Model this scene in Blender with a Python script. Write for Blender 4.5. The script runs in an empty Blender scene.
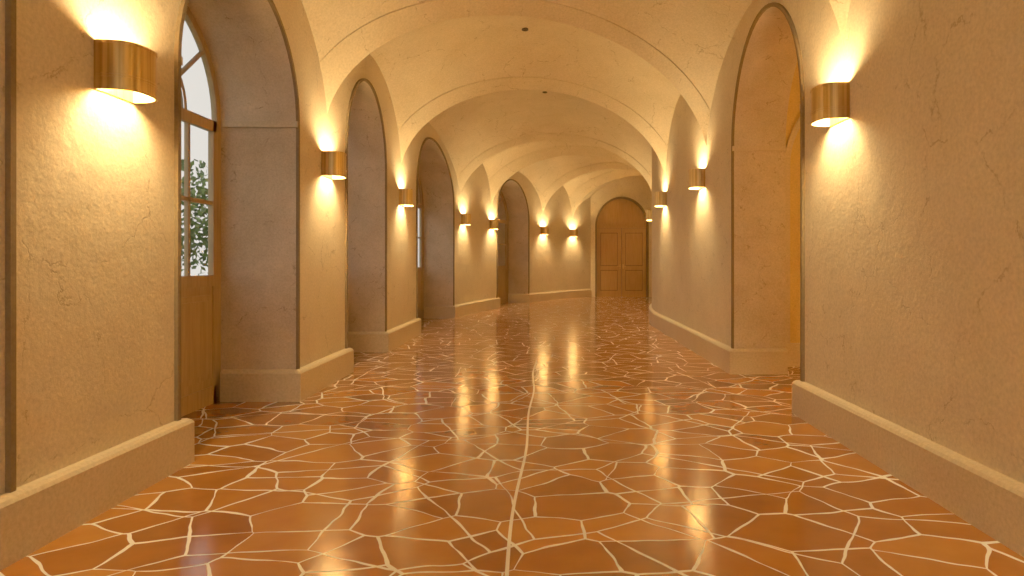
import bpy, bmesh, math, random
from mathutils import Vector, Matrix
random.seed(7)
scn = bpy.context.scene
scn.view_settings.view_transform = 'Standard'
scn.view_settings.exposure = 0.25
scn.view_settings.gamma = 1.30

# ------------------------------------------------------------ path of corridor
S0 = 12.3; RC = 16.8; CX = -0.11; CEN = (CX + RC, S0)
W = 2.27          # wall face offset from centre line
D = 0.78          # niche depth left
DR = 0.60         # reveal depth right
BT = 0.07; BH = 0.29
def P(s, off, z):
    if s <= S0: return (CX + off, s, z)
    th = (s - S0) / RC; r = RC - off
    return (CEN[0] - r*math.cos(th), S0 + r*math.sin(th), z)

# ------------------------------------------------------------ node helpers
def new_mat(name):
    m = bpy.data.materials.new(name); m.use_nodes = True
    nt = m.node_tree; b = nt.nodes['Principled BSDF']
    return m, nt, b
def N(nt, t, **kw):
    n = nt.nodes.new(t)
    for k, v in kw.items(): setattr(n, k, v)
    return n
def ramp(nt, stops):
    r = N(nt, 'ShaderNodeValToRGB'); e = r.color_ramp.elements
    while len(e) < len(stops): e.new(0.5)
    for i, (p, c) in enumerate(stops):
        e[i].position = p; e[i].color = (*c, 1)
    return r
def math_n(nt, op, a=None, b=None, c=None):
    n = N(nt, 'ShaderNodeMath', operation=op)
    for i, v in enumerate((a, b, c)):
        if v is None: continue
        if isinstance(v, (int, float)): n.inputs[i].default_value = v
        else: nt.links.new(v, n.inputs[i])
    return n.outputs[0]

def plaster(name, c1, c2, bump=0.5, crack=0.5, scale=1.0):
    m, nt, b = new_mat(name); L = nt.links
    geo = N(nt, 'ShaderNodeNewGeometry'); pos = geo.outputs['Position']
    n1 = N(nt, 'ShaderNodeTexNoise'); n1.inputs['Scale'].default_value = 1.6*scale; n1.inputs['Detail'].default_value = 8; n1.inputs['Roughness'].default_value = .65
    n2 = N(nt, 'ShaderNodeTexNoise'); n2.inputs['Scale'].default_value = 45*scale; n2.inputs['Detail'].default_value = 5; n2.inputs['Roughness'].default_value = .7
    n3 = N(nt, 'ShaderNodeTexNoise'); n3.inputs['Scale'].default_value = 9*scale; n3.inputs['Detail'].default_value = 6
    for n in (n1, n2, n3): L.new(pos, n.inputs['Vector'])
    r = ramp(nt, [(.3, c1), (.7, c2)]); L.new(n1.outputs['Fac'], r.inputs[0])
    # thin wandering cracks
    mx = N(nt, 'ShaderNodeMixRGB', blend_type='ADD'); mx.inputs[0].default_value = .55
    L.new(pos, mx.inputs[1]); L.new(n1.outputs['Color'], mx.inputs[2])
    vo = N(nt, 'ShaderNodeTexVoronoi', feature='DISTANCE_TO_EDGE'); vo.inputs['Scale'].default_value = 1.3
    L.new(mx.outputs[0], vo.inputs['Vector'])
    cr = ramp(nt, [(0.0, (1, 1, 1)), (.010, (0, 0, 0))]); L.new(vo.outputs['Distance'], cr.inputs[0])
    msk = ramp(nt, [(.46, (0, 0, 0)), (.6, (1, 1, 1))]); L.new(n3.outputs['Fac'], msk.inputs[0])
    cm = math_n(nt, 'MULTIPLY', cr.outputs[0], msk.outputs[0])
    cm2 = math_n(nt, 'MULTIPLY', cm, crack)
    mc = N(nt, 'ShaderNodeMixRGB'); L.new(cm2, mc.inputs[0]); L.new(r.outputs[0], mc.inputs[1])
    mc.inputs[2].default_value = (c1[0]*.45, c1[1]*.4, c1[2]*.35, 1)
    # fine mottling
    fr = ramp(nt, [(.3, (.80, .80, .80)), (.7, (1.12, 1.12, 1.12))]); L.new(n2.outputs['Fac'], fr.inputs[0])
    ml = N(nt, 'ShaderNodeMixRGB', blend_type='MULTIPLY'); ml.inputs[0].default_value = 1
    L.new(mc.outputs[0], ml.inputs[1]); L.new(fr.outputs[0], ml.inputs[2])
    L.new(ml.outputs[0], b.inputs['Base Color'])
    h = math_n(nt, 'ADD', math_n(nt, 'MULTIPLY', n2.outputs['Fac'], .45), n3.outputs['Fac'])
    h = math_n(nt, 'SUBTRACT', h, math_n(nt, 'MULTIPLY', cm2, .6))
    bp = N(nt, 'ShaderNodeBump'); bp.inputs['Strength'].default_value = bump; bp.inputs['Distance'].default_value = .03
    L.new(h, bp.inputs['Height']); L.new(bp.outputs[0], b.inputs['Normal'])
    b.inputs['Roughness'].default_value = .85
    return m
M_wall = plaster('wall_plaster', (.60, .495, .33), (.68, .575, .40), .20, .7)
M_ceil = plaster('ceiling_plaster', (.59, .475, .285), (.69, .575, .375), .15, .8)
M_reveal = plaster('rough_stone', (.48, .38, .25), (.66, .54, .385), .5, .8, 1.4)
M_base = plaster('baseboard_stone', (.55, .45, .29), (.62, .51, .345), .10, .0)
M_trim = plaster('trim_stone', (.17, .115, .055), (.22, .155, .08), .1, .0)

def wood(name, c1, c2):
    m, nt, b = new_mat(name); L = nt.links
    tc = N(nt, 'ShaderNodeNewGeometry'); mp = N(nt, 'ShaderNodeMapping'); mp.inputs['Scale'].default_value = (18, 18, 1.2)
    L.new(tc.outputs['Position'], mp.inputs[0])
    n = N(nt, 'ShaderNodeTexNoise'); n.inputs['Scale'].default_value = 2; n.inputs['Detail'].default_value = 6
    L.new(mp.outputs[0], n.inputs['Vector'])
    r = ramp(nt, [(.3, c1), (.7, c2)]); L.new(n.outputs['Fac'], r.inputs[0]); L.new(r.outputs[0], b.inputs['Base Color'])
    b.inputs['Roughness'].default_value = .42
    return m
M_wood = wood('oak_wood', (.34, .22, .09), (.45, .31, .145))
M_door = wood('door_wood', (.33, .18, .05), (.42, .24, .08))

m, nt, b = new_mat('brass'); L = nt.links; M_brass = m
tc = N(nt, 'ShaderNodeTexCoord'); mp = N(nt, 'ShaderNodeMapping'); mp.inputs['Scale'].default_value = (30, 30, .6)
L.new(tc.outputs['Object'], mp.inputs[0]); n = N(nt, 'ShaderNodeTexNoise'); n.inputs['Scale'].default_value = 1.5; n.inputs['Detail'].default_value = 3
L.new(mp.outputs[0], n.inputs['Vector'])
r = ramp(nt, [(.35, (.42, .26, .08)), (.65, (.68, .47, .18))]); L.new(n.outputs['Fac'], r.inputs[0]); L.new(r.outputs[0], b.inputs['Base Color'])
b.inputs['Metallic'].default_value = 1; b.inputs['Roughness'].default_value = .3
m, nt, b = new_mat('shade_lining'); M_lin = m; b.inputs['Base Color'].default_value = (.76, .56, .26, 1); b.inputs['Roughness'].default_value = .7
m, nt, b = new_mat('bulb_glow'); M_bulb = m
b.inputs['Emission Color'].default_value = (1, .75, .42, 1); b.inputs['Emission Strength'].default_value = 12
m, nt, b = new_mat('dark_metal'); M_dark = m; b.inputs['Base Color'].default_value = (.05, .035, .02, 1); b.inputs['Roughness'].default_value = .5
m, nt, b = new_mat('window_glass'); M_glass = m; L = nt.links
tr = N(nt, 'ShaderNodeBsdfTransparent'); gl = N(nt, 'ShaderNodeBsdfGlossy'); gl.inputs['Roughness'].default_value = .03
fz = N(nt, 'ShaderNodeFresnel'); fz.inputs[0].default_value = 1.45; mxs = N(nt, 'ShaderNodeMixShader')
L.new(fz.outputs[0], mxs.inputs[0]); L.new(tr.outputs[0], mxs.inputs[1]); L.new(gl.outputs[0], mxs.inputs[2])
L.new(mxs.outputs[0], nt.nodes['Material Output'].inputs['Surface'])
m, nt, b = new_mat('leaf_green'); M_leaf = m; L = nt.links
oi = N(nt, 'ShaderNodeNewGeometry'); r = ramp(nt, [(0, (.05, .10, .02)), (1, (.18, .27, .07))])
L.new(oi.outputs['Random Per Island'], r.inputs[0]); L.new(r.outputs[0], b.inputs['Base Color'])
m, nt, b = new_mat('bark'); M_bark = m; b.inputs['Base Color'].default_value = (.10, .065, .04, 1)
m, nt, b = new_mat('garden_grass'); M_grass = m; b.inputs['Base Color'].default_value = (.12, .18, .06, 1)

# floor: terracotta crazy paving
m, nt, b = new_mat('terracotta_paving'); M_floor = m; L = nt.links
geo = N(nt, 'ShaderNodeNewGeometry'); pos = geo.outputs['Position']
nz = N(nt, 'ShaderNodeTexNoise'); nz.inputs['Scale'].default_value = 2.2; nz.inputs['Detail'].default_value = 2; L.new(pos, nz.inputs['Vector'])
v1 = N(nt, 'ShaderNodeVectorMath', operation='SUBTRACT'); L.new(nz.outputs['Color'], v1.inputs[0]); v1.inputs[1].default_value = (.5, .5, .5)
v2 = N(nt, 'ShaderNodeVectorMath', operation='SCALE'); L.new(v1.outputs[0], v2.inputs[0]); v2.inputs['Scale'].default_value = .12
v3 = N(nt, 'ShaderNodeVectorMath', operation='ADD'); L.new(pos, v3.inputs[0]); L.new(v2.outputs[0], v3.inputs[1])
mp = N(nt, 'ShaderNodeMapping'); mp.inputs['Scale'].default_value = (1.0, 1.2, 0); L.new(v3.outputs[0], mp.inputs[0])
def voro(feat, sc):
    v = N(nt, 'ShaderNodeTexVoronoi', feature=feat, voronoi_dimensions='2D'); v.inputs['Scale'].default_value = sc
    v.inputs['Randomness'].default_value = 1; L.new(mp.outputs[0], v.inputs['Vector']); return v
A = voro('DISTANCE_TO_EDGE', 2.75); AC = voro('F1', 2.75)
B = voro('DISTANCE_TO_EDGE', 1.25)
wn = N(nt, 'ShaderNodeTexNoise'); wn.inputs['Scale'].default_value = 3.2; wn.inputs['Detail'].default_value = 3; L.new(pos, wn.inputs['Vector'])
wid = math_n(nt, 'ADD', math_n(nt, 'MULTIPLY', math_n(nt, 'MAXIMUM', math_n(nt, 'SUBTRACT', wn.outputs['Fac'], .36), 0), .082), .004)
def edge(d, w, soft=.004):
    mr = N(nt, 'ShaderNodeMapRange', interpolation_type='SMOOTHSTEP')
    L.new(d, mr.inputs['Value']); 
    L.new(w, mr.inputs['From Min']); L.new(math_n(nt, 'ADD', w, soft), mr.inputs['From Max'])
    mr.inputs['To Min'].default_value = 1; mr.inputs['To Max'].default_value = 0
    return mr.outputs[0]
ga = edge(A.outputs['Distance'], wid)
gb = edge(B.outputs['Distance'], math_n(nt, 'MULTIPLY', wid, .35))
sx = N(nt, 'ShaderNodeSeparateXYZ'); L.new(pos, sx.inputs[0])
bn = N(nt, 'ShaderNodeTexNoise'); bn.inputs['Scale'].default_value = .5; bn.inputs['Detail'].default_value = 0; L.new(pos, bn.inputs['Vector'])
bend = math_n(nt, 'MULTIPLY', math_n(nt, 'SUBTRACT', bn.outputs['Fac'], .5), .16)
lx = math_n(nt, 'ABSOLUTE', math_n(nt, 'ADD', math_n(nt, 'ADD', sx.outputs[0], .17), bend))
gl_ = math_n(nt, 'LESS_THAN', lx, .0085)
gl_ = math_n(nt, 'MULTIPLY', gl_, math_n(nt, 'LESS_THAN', sx.outputs[1], 8.5))
g = math_n(nt, 'MAXIMUM', math_n(nt, 'MAXIMUM', ga, gb), gl_)
cs = N(nt, 'ShaderNodeSeparateColor'); L.new(AC.outputs['Color'], cs.inputs[0])
fn = N(nt, 'ShaderNodeTexNoise'); fn.inputs['Scale'].default_value = 6; fn.inputs['Detail'].default_value = 8; L.new(pos, fn.inputs['Vector'])
tv = math_n(nt, 'ADD', math_n(nt, 'MULTIPLY', cs.outputs[0], .6), math_n(nt, 'MULTIPLY', fn.outputs['Fac'], .45))
tr_ = ramp(nt, [(.1, (.23, .070, .011)), (.5, (.37, .128, .021)), (.95, (.52, .215, .042))]); L.new(tv, tr_.inputs[0])
mc = N(nt, 'ShaderNodeMixRGB'); L.new(g, mc.inputs[0]); L.new(tr_.outputs[0], mc.inputs[1]); mc.inputs[2].default_value = (1, 1, .94, 1)
L.new(mc.outputs[0], b.inputs['Base Color'])
rr = math_n(nt, 'ADD', math_n(nt, 'MULTIPLY', fn.outputs['Fac'], .10), .09)
rr = math_n(nt, 'ADD', rr, math_n(nt, 'MULTIPLY', g, .10)); L.new(rr, b.inputs['Roughness'])
fn2 = N(nt, 'ShaderNodeTexNoise'); fn2.inputs['Scale'].default_value = 30; fn2.inputs['Detail'].default_value = 3; L.new(pos, fn2.inputs['Vector'])
bp = N(nt, 'ShaderNodeBump'); bp.inputs['Strength'].default_value = .06; bp.inputs['Distance'].default_value = .006
hh = math_n(nt, 'SUBTRACT', math_n(nt, 'MULTIPLY', fn2.outputs['Fac'], .5), math_n(nt, 'MULTIPLY', g, .3)); L.new(hh, bp.inputs['Height'])
L.new(bp.outputs[0], b.inputs['Normal'])
b.inputs['Specular IOR Level'].default_value = .8

# ------------------------------------------------------------ mesh helpers
def obj(name, verts, faces, mats, parent=None, smooth=False, fm=None):
    me = bpy.data.meshes.new(name); me.from_pydata(verts, [], faces)
    if not isinstance(mats, (list, tuple)): mats = [mats]
    for mm in mats: me.materials.append(mm)
    if fm:
        for p, i in zip(me.polygons, fm): p.material_index = i
    if smooth:
        for p in me.polygons: p.use_smooth = True
    me.update()
    bm = bmesh.new(); bm.from_mesh(me)
    if not smooth: bmesh.ops.remove_doubles(bm, verts=bm.verts, dist=1e-5)
    bmesh.ops.recalc_face_normals(bm, faces=bm.faces); bm.to_mesh(me); bm.free()
    o = bpy.data.objects.new(name, me); scn.collection.objects.link(o)
    if parent: o.parent = parent
    return o
def empty(name, loc=(0, 0, 0)):
    e = bpy.data.objects.new(name, None); e.location = loc; e.empty_display_size = .1
    scn.collection.objects.link(e); return e
class MB:
    def __init__(s): s.v = []; s.f = []; s.m = []
    def quad(s, a, b, c, d, mi=0):
        i = len(s.v); s.v += [a, b, c, d]; s.f.append((i, i+1, i+2, i+3)); s.m.append(mi)
    def box(s, fn, a, b, mi=0, n=1):
        for k in range(n):
            u0 = a[0] + (b[0]-a[0])*k/n; u1 = a[0] + (b[0]-a[0])*(k+1)/n
            c = [fn(u, v, w) for u in (u0, u1) for v in (a[1], b[1]) for w in (a[2], b[2])]
            i = len(s.v); s.v += c
            F = [(0, 1, 3, 2), (4, 6, 7, 5), (0, 4, 5, 1), (2, 3, 7, 6), (0, 2, 6, 4), (1, 5, 7, 3)]
            for f in F: s.f.append(tuple(i+q for q in f)); s.m.append(mi)

ZT = 5.0
def arch_pts(s0, s1, zs, rise, n=28, w=0.0):
    c = (s0+s1)/2; a = (s1-s0)/2 + w; r = rise + w
    return [(c - a*math.cos(math.pi*i/n), zs + r*math.sin(math.pi*i/n)) for i in range(n+1)]

def build_wall(name, side, s_start, s_end, openings, depth, reveal_fn=None):
    mb = MB(); o = side*W; ob = side*(W+depth)
    cur = s_start
    def solid(a, b):
        n = max(1, int((b-a)/.4))
        for i in range(n):
            x0 = a+(b-a)*i/n; x1 = a+(b-a)*(i+1)/n
            mb.quad(P(x0, o, 0), P(x1, o, 0), P(x1, o, ZT), P(x0, o, ZT))
    for (a, b, zs, rise) in openings:
        solid(cur, a)
        pts = arch_pts(a, b, zs, rise)
        for p, q in zip(pts, pts[1:]):
            mb.quad(P(p[0], o, p[1]), P(q[0], o, q[1]), P(q[0], o, ZT), P(p[0], o, ZT))
            mb.quad(P(p[0], o, p[1]), P(q[0], o, q[1]), P(q[0], ob, q[1]), P(p[0], ob, p[1]), 1)
        for e in (a, b):
            mb.quad(P(e, o, 0), P(e, ob, 0), P(e, ob, zs), P(e, o, zs), 1)
        cur = b
    solid(cur, s_end)
    return obj(name, mb.v, mb.f, [M_wall, M_reveal], fm=mb.m)

NL = [(4.10, 6.02, 2.60, .98), (7.50, 9.28, 2.62, 1.02), (11.5, 14.5, 2.62, 1.15), (17.5, 19.5, 2.62, 1.12)]
NR = [(5.44, 7.47, 2.63, 1.18)]
build_wall('wall_left', -1, -5, 23.35, NL, D)
build_wall('wall_right', 1, -5, 27.6, NR, DR)

# ---- baseboards: polyline in (s, off), outward offset
def baseboard(name, pts, outs):
    prof = [(0, 0), (BT, 0), (BT, BH-.03), (BT-.012, BH-.012), (BT-.03, BH), (0, BH)]
    P2 = []; O2 = []
    for i in range(len(pts)-1):
        (a, b), (c, d) = pts[i], pts[i+1]
        n = max(1, int(abs(c-a)/.4)) if abs(c-a) > .5 else 1
        for k in range(n):
            t = k/n; P2.append((a+(c-a)*t, b+(d-b)*t))
            if k == 0: O2.append(outs[i])
            else: O2.append((0, outs[i][1]))
    P2.append(pts[-1]); O2.append(outs[-1])
    v = []; f = []; K = len(prof)
    for (s, o), (ds, do) in zip(P2, O2):
        for (t, z) in prof: v.append(P(s+ds*t, o+do*t, z))
    for i in range(len(P2)-1):
        for k in range(K-1):
            f.append((i*K+k, i*K+k+1, (i+1)*K+k+1, (i+1)*K+k))
    f.append(tuple(range(K))); f.append(tuple(range((len(P2)-1)*K, len(P2)*K)))
    return obj(name, v, f, M_base)
def pier(name, side, a, b, depth, left_open, right_open):
    pts = []; outs = []; w = side*W; bk = side*(W+depth)
    if left_open: pts += [(a, bk), (a, w)]; outs += [(-1, 0), (-1, -side)]
    else: pts += [(a, w)]; outs += [(0, -side)]
    if right_open: pts += [(b, w), (b, bk)]; outs += [(1, -side), (1, 0)]
    else: pts += [(b, w)]; outs += [(0, -side)]
    baseboard(name, pts, outs)
dl = D-.10
pier('baseboard_left', -1, -5, 4.10, dl, False, True)
pier('baseboard_left.001', -1, 6.02, 7.50, dl, True, True)
pier('baseboard_left.002', -1, 9.28, 11.5, dl, True, True)
pier('baseboard_left.003', -1, 14.5, 17.5, dl, True, True)
pier('baseboard_left.004', -1, 19.5, 23.25, dl, True, False)
pier('baseboard_right', 1, -5, 5.44, DR, False, True)
pier('baseboard_right.001', 1, 7.47, 27.3, DR, True, False)

# ---- arch trims on wall face
def arch_trim(name, side, a, b, zs, rise, w=.036, pr=.025, z0=BH, mat=M_trim, face=None):
    inner = [(a, z0)] + arch_pts(a, b, zs, rise) + [(b, z0)]
    outer = [(a-w, z0)] + arch_pts(a, b, zs, rise, w=w) + [(b+w, z0)]
    o = side*W if face is None else face; oi = o - side*pr
    mb = MB()
    for i in range(len(inner)-1):
        p, q, r, s_ = inner[i], inner[i+1], outer[i+1], outer[i]
        mb.quad(P(p[0], oi, p[1]), P(q[0], oi, q[1]), P(r[0], oi, r[1]), P(s_[0], oi, s_[1]))
        mb.quad(P(p[0], oi, p[1]), P(q[0], oi, q[1]), P(q[0], o, q[1]), P(p[0], o, p[1]))
        mb.quad(P(s_[0], oi, s_[1]), P(r[0], oi, r[1]), P(r[0], o, r[1]), P(s_[0], o, s_[1]))
    return obj(name, mb.v, mb.f, mat)
k = 1
for (a, b, zs, ri) in NL:
    arch_trim('trim_%d' % k, -1, a, b, zs, ri); k += 1
for (a, b, zs, ri) in NR:
    arch_trim('trim_%d' % k, 1, a, b, zs, ri); k += 1
arch_trim('trim_%d' % k, -1, 0.9, 2.80, 2.6, .98, w=.03); k += 1
def impost(name, side, a, b, zs, depth):
    mb = MB()
    mb.box(P, (a-.0, side*(W-.02), zs-.035), (a+.025, side*(W+depth), zs+.02))
    mb.box(P, (b-.025, side*(W-.02), zs-.035), (b, side*(W+depth), zs+.02))
    obj(name, mb.v, mb.f, M_base)
impost('trim_%d' % k, 1, *NR[0][:3], DR); k += 1
impost('trim_%d' % k, -1, *NL[0][:3], D-.1); k += 1

# ------------------------------------------------------------ french windows
def french_window(name, side, a, b, zs, rise, off):
    e = empty(name, P((a+b)/2, off, 0)); inv = Matrix.Translation(-Vector(e.location))
    mb = MB(); t = .05
    def F(u, v, w): 
        p = P(u, v, w); return tuple(inv @ Vector(p))
    o0, o1 = off-t/2, off+t/2
    fw = .075
    inn = [(a+fw, 0)] + arch_pts(a, b, zs, rise, w=-fw) + [(b-fw, 0)]
    out = [(a, 0)] + arch_pts(a, b, zs, rise) + [(b, 0)]
    for i in range(len(inn)-1):
        p, q, r, s_ = inn[i], inn[i+1], out[i+1], out[i]
        for oo in (o0, o1): mb.quad(F(p[0], oo, p[1]), F(q[0], oo, q[1]), F(r[0], oo, r[1]), F(s_[0], oo, s_[1]))
        mb.quad(F(p[0], o0, p[1]), F(q[0], o0, q[1]), F(q[0], o1, q[1]), F(p[0], o1, p[1]))
    c = (a+b)/2
    mb.box(F, (a+fw, o0, zs-.10), (b-fw, o1, zs+.0))
    mb.box(F, (a+fw, o0, 0), (b-fw, o1, .16), n=3)
    mb.box(F, (a+fw, o0-.01, 1.08), (b-fw, o1+.01, 1.18), n=3)
    mb.box(F, (a+fw, off-.012, .16), (b-fw, off+.012, 1.08), n=3)
    for x in (a+fw, b-fw-.06): mb.box(F, (x, o0, .0), (x+.06, o1, zs))
    mb.box(F, (c-.06, o0-.008, 0), (c+.06, o1+.008, zs))
    for (x0, x1) in ((a+fw+.12, c-.12), (c+.12, b-fw-.12)):
        mb.box(F, (x0, off-.028, .24), (x1, off+.028, 1.0))
        mb.box(F, (x0+.05, off-.04, .29), (x1-.05, off+.04, .95))
        xm = (x0+x1)/2
        mb.box(F, (xm-.016, off-.018, 1.18), (xm+.016, off+.018, zs-.1))
    zm = (1.18+zs-.1)/2
    for zz in (zm,):
        mb.box(F, (a+fw, off-.018, zz-.018), (b-fw, off+.018, zz+.018))
    mb.box(F, (c-.018, off-.018, zs), (c+.018, off+.018, zs+rise-fw))
    A2 = (b-a)/2-fw; R2 = rise-fw
    for ang in (40, 140):
        x1 = c+A2*math.cos(math.radians(ang)); z1 = zs+R2*math.sin(math.radians(ang))
        x0 = c+.42*A2*math.cos(math.radians(ang)); z0 = zs+.42*R2*math.sin(math.radians(ang))
        for oo in (off-.015, off+.015):
            mb.quad(F(x0, oo, z0-.018), F(x1, oo, z1-.018), F(x1, oo, z1+.018), F(x0, oo, z0+.018))
    ra = [(c-.42*A2*math.cos(math.pi*i/16), zs+.42*R2*math.sin(math.pi*i/16)) for i in range(17)]
    rb = [(c-.47*A2*math.cos(math.pi*i/16), zs+.47*R2*math.sin(math.pi*i/16)) for i in range(17)]
    for i in range(16):
        for oo in (off-.015, off+.015):
            mb.quad(F(ra[i][0], oo, ra[i][1]), F(ra[i+1][0], oo, ra[i+1][1]), F(rb[i+1][0], oo, rb[i+1][1]), F(rb[i][0], oo, rb[i][1]))
    obj('frame', mb.v, mb.f, M_wood, parent=e)
    g = MB(); g.quad(F(a+fw, off, 1.15), F(b-fw, off, 1.15), F(b-fw, off, zs), F(a+fw, off, zs))
    pts = arch_pts(a, b, zs, rise, w=-fw)
    for p, q in zip(pts, pts[1:]): g.quad(F(p[0], off, zs), F(q[0], off, zs), F(q[0], off, q[1]), F(p[0], off, p[1]))
    obj('glass', g.v, g.f, M_glass, parent=e)
    h = MB(); h.box(F, (c-.02, off+.03, 1.05), (c+.02, off+.045, 1.25)); h.box(F, (c-.012, off+.045, 1.14), (c+.11, off+.07, 1.16))
    obj('handle', h.v, h.f, M_brass, parent=e)
for i, (a, b, zs, ri) in enumerate(NL):
    french_window('window_%d' % (i+1), -1, a, b, zs, ri, -(W+D-.05))

# ------------------------------------------------------------ ceiling: sail vaults
SL = [-6.5, -3.2, 0.1, 3.5, 6.85, 10.3, 15.0, 17.15, 20.4, 22.2, 28.5]
SR = [-5.8, -2.2, 1.2, 4.7, 8.8, 11.9, 16.3, 18.6, 21.2, 23.2, 29.0]
ZS, AA, BB = 2.62, 1.67, 1.42
CW = 2.30
def vault_z(u, v):
    return ZS + math.sqrt(max(0, AA*AA*(1-u*u) + BB*BB*(1-v*v)))
v = []; f = []
NU, NV = 56, 26
BW, ST = .22, .015       # transverse band width and its step
for i in range(len(SL)-1):
    base = len(v); K = None
    for iu in range(NU+1):
        u = math.sin(math.pi*(iu/NU-.5)); w_ = (u+1)/2
        s0 = SL[i]+(SR[i]-SL[i])*w_; s1 = SL[i+1]+(SR[i+1]-SL[i+1])*w_
        c = (s0+s1)/2; h = (s1-s0)/2; vb = 1-BW/h
        st = ST*math.sqrt(max(0, 1-u*u))**.5
        row = []
        for q in (0, .12, .3, .6, 1.0):
            x = -1 + (1-vb)*q; row.append((x, st))
        for j in range(NV+1):
            x = -vb*math.cos(math.pi*j/NV); row.append((x, 0))
        for q in (1.0, .6, .3, .12, 0):
            x = 1-(1-vb)*q; row.append((x, st))
        K = len(row)
        for (x, dz) in row:
            p = P(c+h*x, u*CW, vault_z(u, x)-dz); v.append((p[0], min(p[1], 24.05), p[2]))
    for iu in range(NU):
        for j in range(K-1):
            q = base+iu*K+j; f.append((q, q+K, q+K+1, q+1))
ce = obj('ceiling', v, f, M_ceil, smooth=True)
try: ce.data.set_sharp_from_angle(angle=math.radians(32))
except Exception as ex: print('sharp', ex)
def ceil_at(s, off):
    u = off/CW; w_ = (u+1)/2
    for i in range(len(SL)-1):
        s0 = SL[i]+(SR[i]-SL[i])*w_; s1 = SL[i+1]+(SR[i+1]-SL[i+1])*w_
        if s0 <= s <= s1:
            return vault_z(u, (s-(s0+s1)/2)/((s1-s0)/2))
    return 4.5

# ------------------------------------------------------------ floor
v = []; f = []
ss = [-5+i*.5 for i in range(0, 67)]
for s in ss:
    for o in (-(W+D), -W, 0, W):
        p = P(s, o, 0); v.append((p[0], min(p[1], 24.3), 0))
for i in range(len(ss)-1):
    for j in range(3):
        q = i*4+j; f.append((q, q+4, q+5, q+1))
xr = CX+W
i = len(v); v += [(xr, 3.9, 0), (6.0, 3.9, 0), (6.0, 8.1, 0), (xr, 8.1, 0)]; f.append((i, i+1, i+2, i+3))
obj('floor', v, f, M_floor)

# ------------------------------------------------------------ end wall with arched double door
EY = 23.9
DXc, DW_, DZS, DR_ = 2.72, .93, 2.62, 1.05
mb = MB()
def E(u, vv, w): return (u, EY+vv, w)
for (x0, x1) in ((0.6, DXc-DW_), (DXc+DW_, 8.6)):
    mb.quad(E(x0, 0, 0), E(x1, 0, 0), E(x1, 0, ZT), E(x0, 0, ZT))
pts = arch_pts(DXc-DW_, DXc+DW_, DZS, DR_)
for p, q in zip(pts, pts[1:]):
    mb.quad(E(p[0], 0, p[1]), E(q[0], 0, q[1]), E(q[0], 0, ZT), E(p[0], 0, ZT))
obj('wall_back', mb.v, mb.f, M_wall)
mb = MB()
inn = [(DXc-DW_, 0)] + pts + [(DXc+DW_, 0)]
out = [(DXc-DW_-.07, 0)] + arch_pts(DXc-DW_, DXc+DW_, DZS, DR_, w=.07) + [(DXc+DW_+.07, 0)]
for i in range(len(inn)-1):
    p, q, r, s_ = inn[i], inn[i+1], out[i+1], out[i]
    mb.quad(E(p[0], -.04, p[1]), E(q[0], -.04, q[1]), E(r[0], -.04, r[1]), E(s_[0], -.04, s_[1]))
    mb.quad(E(p[0], -.04, p[1]), E(q[0], -.04, q[1]), E(q[0], .25, q[1]), E(p[0], .25, p[1]))
    mb.quad(E(s_[0], -.04, s_[1]), E(r[0], -.04, r[1]), E(r[0], 0, r[1]), E(s_[0], 0, s_[1]))
obj('trim_%d' % k, mb.v, mb.f, M_trim); k += 1
de = empty('door_1', (DXc, EY+.12, 0))
def G(u, vv, w): return (u, vv, w)
M_groove = wood('door_groove', (.16, .08, .022), (.21, .11, .035))
mb = MB()
ap = [(x-DXc, z) for x, z in pts]
for p, q in zip(ap, ap[1:]): mb.quad(G(p[0], 0, DZS), G(q[0], 0, DZS), G(q[0], 0, q[1]), G(p[0], 0, p[1]))
ap2 = arch_pts(-DW_, DW_, DZS+.1, DR_-.1, w=-.12)
for p, q in zip(ap2, ap2[1:]): mb.quad(G(p[0], -.03, DZS+.1), G(q[0], -.03, DZS+.1), G(q[0], -.03, q[1]), G(p[0], -.03, p[1]))
mb.box(G, (-DW_, -.05, DZS-.05), (DW_, .0, DZS+.04))
mb.quad(G(-DW_, .055, 0), G(DW_, .055, 0), G(DW_, .055, DZS+.05), G(-DW_, .055, DZS+.05), 1)
obj('fanlight_panel', mb.v, mb.f, [M_door, M_groove], parent=de, fm=mb.m)
for sd, nm in ((-1, 'leaf_a'), (1, 'leaf_b')):
    mb = MB(); x0, x1 = sorted((sd*.010, sd*(DW_-.005)))
    mb.box(G, (x0, 0, .0), (x1, .05, DZS-.06), 1)
    for (z0, z1) in ((0.0, .22), (1.0, 1.15), (DZS-.22, DZS-.06)): mb.box(G, (x0+.13, -.02, z0), (x1-.13, .01, z1))
    mb.box(G, (x0, -.02, .0), (x0+.13, .01, DZS-.06)); mb.box(G, (x1-.13, -.02, .0), (x1, .01, DZS-.06))
    for (z0, z1) in ((.25, .97), (1.18, DZS-.25)): mb.box(G, (x0+.155, -.016, z0), (x1-.155, .01, z1))
    obj(nm, mb.v, mb.f, [M_door, M_groove], parent=de, fm=mb.m)
mb = MB(); mb.box(G, (.04, -.035, 1.05), (.08, -.02, 1.22)); mb.box(G, (.05, -.07, 1.13), (.16, -.035, 1.15)); mb.box(G, (-.08, -.035, 1.05), (-.04, -.02, 1.22)); mb.box(G, (-.16, -.07, 1.13), (-.05, -.035, 1.15))
obj('handles', mb.v, mb.f, M_brass, parent=de)
mb = MB(); mb.box(E, (DXc+DW_+.1, -BT, 0), (7.6, 0, BH)); obj('baseboard_back', mb.v, mb.f, M_base)

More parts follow.
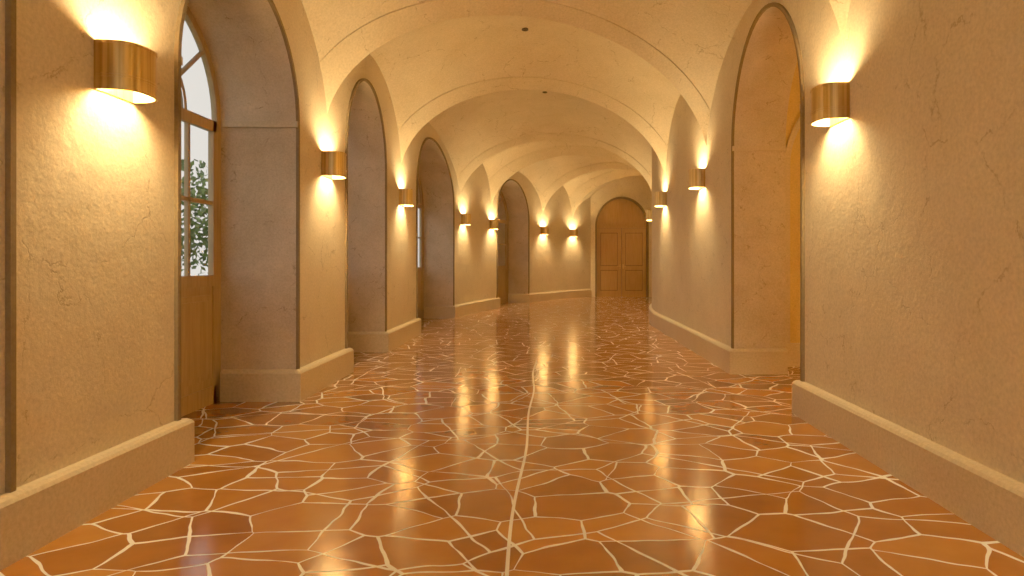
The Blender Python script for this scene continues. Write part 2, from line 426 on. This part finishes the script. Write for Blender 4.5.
# ------------------------------------------------------------ side passage on the right
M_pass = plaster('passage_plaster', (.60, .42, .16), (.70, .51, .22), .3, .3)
xa = CX+W+DR
mb = MB()
H_ = 4.3
Y0, Y1, X1 = 4.0, 8.0, 5.9
mb.quad((xa, Y1, 0), (X1, Y1, 0), (X1, Y1, H_), (xa, Y1, H_))
mb.quad((xa, Y0, 0), (X1, Y0, 0), (X1, Y0, H_), (xa, Y0, H_))
mb.quad((X1, Y0, 0), (X1, Y1, 0), (X1, Y1, H_), (X1, Y0, H_))
a, b_, zs, ri = NR[0]
for (y0, y1) in ((Y0, a), (b_, Y1)): mb.quad((xa, y0, 0), (xa, y1, 0), (xa, y1, H_), (xa, y0, H_))
pp = arch_pts(a, b_, zs, ri)
for p, q in zip(pp, pp[1:]): mb.quad((xa, p[0], p[1]), (xa, q[0], q[1]), (xa, q[0], H_), (xa, p[0], H_))
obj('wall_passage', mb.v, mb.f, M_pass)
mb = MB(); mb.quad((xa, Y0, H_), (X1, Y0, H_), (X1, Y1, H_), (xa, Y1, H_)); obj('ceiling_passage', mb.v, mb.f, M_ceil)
mb = MB(); mb.box(G, (xa, Y1-BT, 0), (X1-BT, Y1, BH)); mb.box(G, (X1-BT, Y0, 0), (X1, Y1, BH)); mb.box(G, (xa, Y0, 0), (X1-BT, Y0+BT, BH))
obj('baseboard_passage', mb.v, mb.f, M_base)
def arc_on_y(name, xc, hw, zs, ri, y):
    inn = [(xc-hw, BH)] + arch_pts(xc-hw, xc+hw, zs, ri) + [(xc+hw, BH)]
    out = [(xc-hw-.07, BH)] + arch_pts(xc-hw, xc+hw, zs, ri, w=.07) + [(xc+hw+.07, BH)]
    mb = MB()
    for i in range(len(inn)-1):
        p, q, r, s_ = inn[i], inn[i+1], out[i+1], out[i]
        mb.quad((p[0], y-.04, p[1]), (q[0], y-.04, q[1]), (r[0], y-.04, r[1]), (s_[0], y-.04, s_[1]))
        mb.quad((p[0], y-.04, p[1]), (q[0], y-.04, q[1]), (q[0], y, q[1]), (p[0], y, p[1]))
        mb.quad((s_[0], y-.04, s_[1]), (r[0], y-.04, r[1]), (r[0], y, r[1]), (s_[0], y, s_[1]))
    obj(name, mb.v, mb.f, M_base)
arc_on_y('trim_%d' % k, 3.95, .95, 2.5, .95, Y1); k += 1

# ------------------------------------------------------------ wall sconces
HH = .128
def make_sconce_meshes():
    hw, pr, hh, th = .155, .195, HH, .008
    n = 48; outer = []; inner = []
    for i in range(n+1):
        t = math.pi*i/n
        ce_, se_ = math.cos(t), math.sin(t); e = .72
        x = math.copysign(abs(ce_)**e, ce_); y = se_**e
        outer.append((hw*x, .012+(pr-.012)*y)); inner.append(((hw-th)*x, .012+(pr-.012-th)*y))
    mb = MB()
    for i in range(n):
        (a, b), (c, d) = outer[i], outer[i+1]; (a2, b2), (c2, d2) = inner[i], inner[i+1]
        mb.quad((a, b, -hh), (c, d, -hh), (c, d, hh), (a, b, hh), 0)
        mb.quad((a2, b2, -hh), (c2, d2, -hh), (c2, d2, hh), (a2, b2, hh), 1)
        for z in (-hh, hh): mb.quad((a, b, z), (c, d, z), (c2, d2, z), (a2, b2, z), 0)
        for z0, z1 in ((-hh-.002, -hh+.014), (hh-.014, hh+.002), (-.062, -.056), (-.048, -.042)):
            k1 = 1.02
            mb.quad((a*k1, b*k1, z0), (c*k1, d*k1, z0), (c*k1, d*k1, z1), (a*k1, b*k1, z1), 0)
            mb.quad((a*k1, b*k1, z0), (c*k1, d*k1, z0), (c, d, z0), (a, b, z0), 0)
            mb.quad((a*k1, b*k1, z1), (c*k1, d*k1, z1), (c, d, z1), (a, b, z1), 0)
    pl = MB()
    pl.box(G, (-hw*1.0, 0, -hh), (hw*1.0, .012, hh))
    pl.box(G, (-.012, .012, -.008), (.012, .05, .0))
    bl = MB(); R = .014
    for i in range(8):
        for j in range(12):
            def S(i, j):
                th_, ph = math.pi*i/8, 2*math.pi*j/12
                return (R*math.sin(th_)*math.cos(ph), .05+R*math.sin(th_)*math.sin(ph), .015+1.4*R*math.cos(th_))
            bl.quad(S(i, j), S(i, j+1), S(i+1, j+1), S(i+1, j))
    return mb, pl, bl
sm, pl, bl = make_sconce_meshes()
proto = []
for nm, mbb, mats in (('shade', sm, [M_brass, M_lin]), ('backplate', pl, [M_brass]), ('bulb', bl, [M_bulb])):
    me = bpy.data.meshes.new(nm); me.from_pydata(mbb.v, [], mbb.f)
    for mm in mats: me.materials.append(mm)
    for p, i in zip(me.polygons, mbb.m): p.material_index = i
    proto.append((nm, me))
PW = 86
def sconce(loc, nrm, power=PW):
    e = empty('wall_sconce', loc)
    ang = math.atan2(nrm[1], nrm[0]) - math.pi/2
    e.rotation_euler = (0, 0, ang)
    for nm, me in proto:
        o = bpy.data.objects.new(nm, me); scn.collection.objects.link(o); o.parent = e
    for zz, nm in ((.045, 'lamp_up'), (-.035, 'lamp_down')):
        l = bpy.data.lights.new(nm, 'POINT'); l.energy = power*(.62 if zz > 0 else .38); l.color = (1, .655, .26); l.shadow_soft_size = .05
        lo = bpy.data.objects.new(nm, l); scn.collection.objects.link(lo); lo.parent = e; lo.location = (0, .12, zz)
def on_wall(side, s, z, power=PW):
    p = Vector(P(s, side*W, z)); q = Vector(P(s, 0, z)); n = (q-p).normalized()
    sconce(p, n, power)
for s in (-3.2, 0.1, 3.5, 6.85, 10.3, 15.2, 17.15, 20.4, 22.2): on_wall(-1, s, 2.335)
for s in (-2.2, 1.2, 4.75, 9.0, 11.9, 16.5, 21.5): on_wall(1, s, 2.465, PW*(1.5 if s > 20 else 1))
sconce(Vector((X1, 6.0, 2.4)), Vector((-1, 0, 0)), 240)
sconce(Vector((4.6, Y0, 2.4)), Vector((0, 1, 0)), 200)

# small recessed ceiling fittings
for (s, off) in ((9.6, -.25), (13.2, .0)):
    z = ceil_at(s, off); e = empty('recessed_downlight', P(s, off, z))
    mb = MB(); n = 20
    for i in range(n):
        a0, a1 = 2*math.pi*i/n, 2*math.pi*(i+1)/n
        c0, s0_, c1, s1_ = math.cos(a0), math.sin(a0), math.cos(a1), math.sin(a1)
        mb.quad((.05*c0, .05*s0_, -.02), (.05*c1, .05*s1_, -.02), (.035*c1, .035*s1_, -.02), (.035*c0, .035*s0_, -.02))
        mb.quad((.05*c0, .05*s0_, -.02), (.05*c1, .05*s1_, -.02), (.05*c1, .05*s1_, .05), (.05*c0, .05*s0_, .05))
        mb.quad((.035*c0, .035*s0_, -.02), (.035*c1, .035*s1_, -.02), (0, 0, .01), (0, 0, .01))
    obj('ring', mb.v, [fa for fa in mb.f], M_dark, parent=e)

# ------------------------------------------------------------ garden outside the windows
mb = MB(); mb.quad((-30, -8, -.12), (-3.4, -8, -.12), (-3.4, 40, -.12), (-30, 40, -.12)); obj('garden_lawn', mb.v, mb.f, M_grass)
def tree(x, y, h, R):
    e = empty('garden_tree', (x, y, -.12)); mb = MB(); n = 10
    for kk in range(4):
        z0, z1 = h*.7*kk/4, h*.7*(kk+1)/4; r0, r1 = .16*(1-.18*kk), .16*(1-.18*(kk+1))
        for i in range(n):
            a0, a1 = 2*math.pi*i/n, 2*math.pi*(i+1)/n
            mb.quad((r0*math.cos(a0), r0*math.sin(a0), z0), (r0*math.cos(a1), r0*math.sin(a1), z0), (r1*math.cos(a1), r1*math.sin(a1), z1), (r1*math.cos(a0), r1*math.sin(a0), z1))
    obj('trunk', mb.v, mb.f, M_bark, parent=e)
    mb = MB()
    for _ in range(1500):
        d = Vector((random.gauss(0, 1), random.gauss(0, 1), random.gauss(0, 1))).normalized()*random.uniform(.4, 1)
        c = Vector((d.x*R, d.y*R, h*.62+d.z*R*1.15))
        a_ = Vector((random.gauss(0, 1), random.gauss(0, 1), random.gauss(0, 1))).normalized()
        b_ = a_.cross(Vector((random.gauss(0, 1), random.gauss(0, 1), random.gauss(0, 1)))).normalized()
        mb.quad(tuple(c-a_*.11), tuple(c+b_*.06), tuple(c+a_*.11), tuple(c-b_*.06))
    me = bpy.data.meshes.new('foliage'); me.from_pydata(mb.v, [], mb.f); me.materials.append(M_leaf)
    o = bpy.data.objects.new('foliage', me); scn.collection.objects.link(o); o.parent = e
for (x, y, h, R) in ((-9.6, 12.0, 3.6, 1.2), (-10.2, 17.5, 4.2, 1.6), (-9.2, 22, 3.8, 1.5), (-10, 28, 4.5, 1.7)): tree(x, y, h, R)

# ------------------------------------------------------------ world
w = bpy.data.worlds.new('World'); scn.world = w; w.use_nodes = True
bg = w.node_tree.nodes['Background']; bg.inputs[0].default_value = (1.0, .95, .86, 1); bg.inputs[1].default_value = .65

# ------------------------------------------------------------ camera
cam = bpy.data.cameras.new('Camera'); co = bpy.data.objects.new('Camera', cam); scn.collection.objects.link(co)
cam.sensor_width = 36; cam.lens = 36*640/1024; cam.clip_start = .05
cam.shift_x = -37/1024; cam.shift_y = -26/1024
co.location = (0, 0, 1.3); co.rotation_euler = (math.radians(90), 0, 0)
scn.camera = co
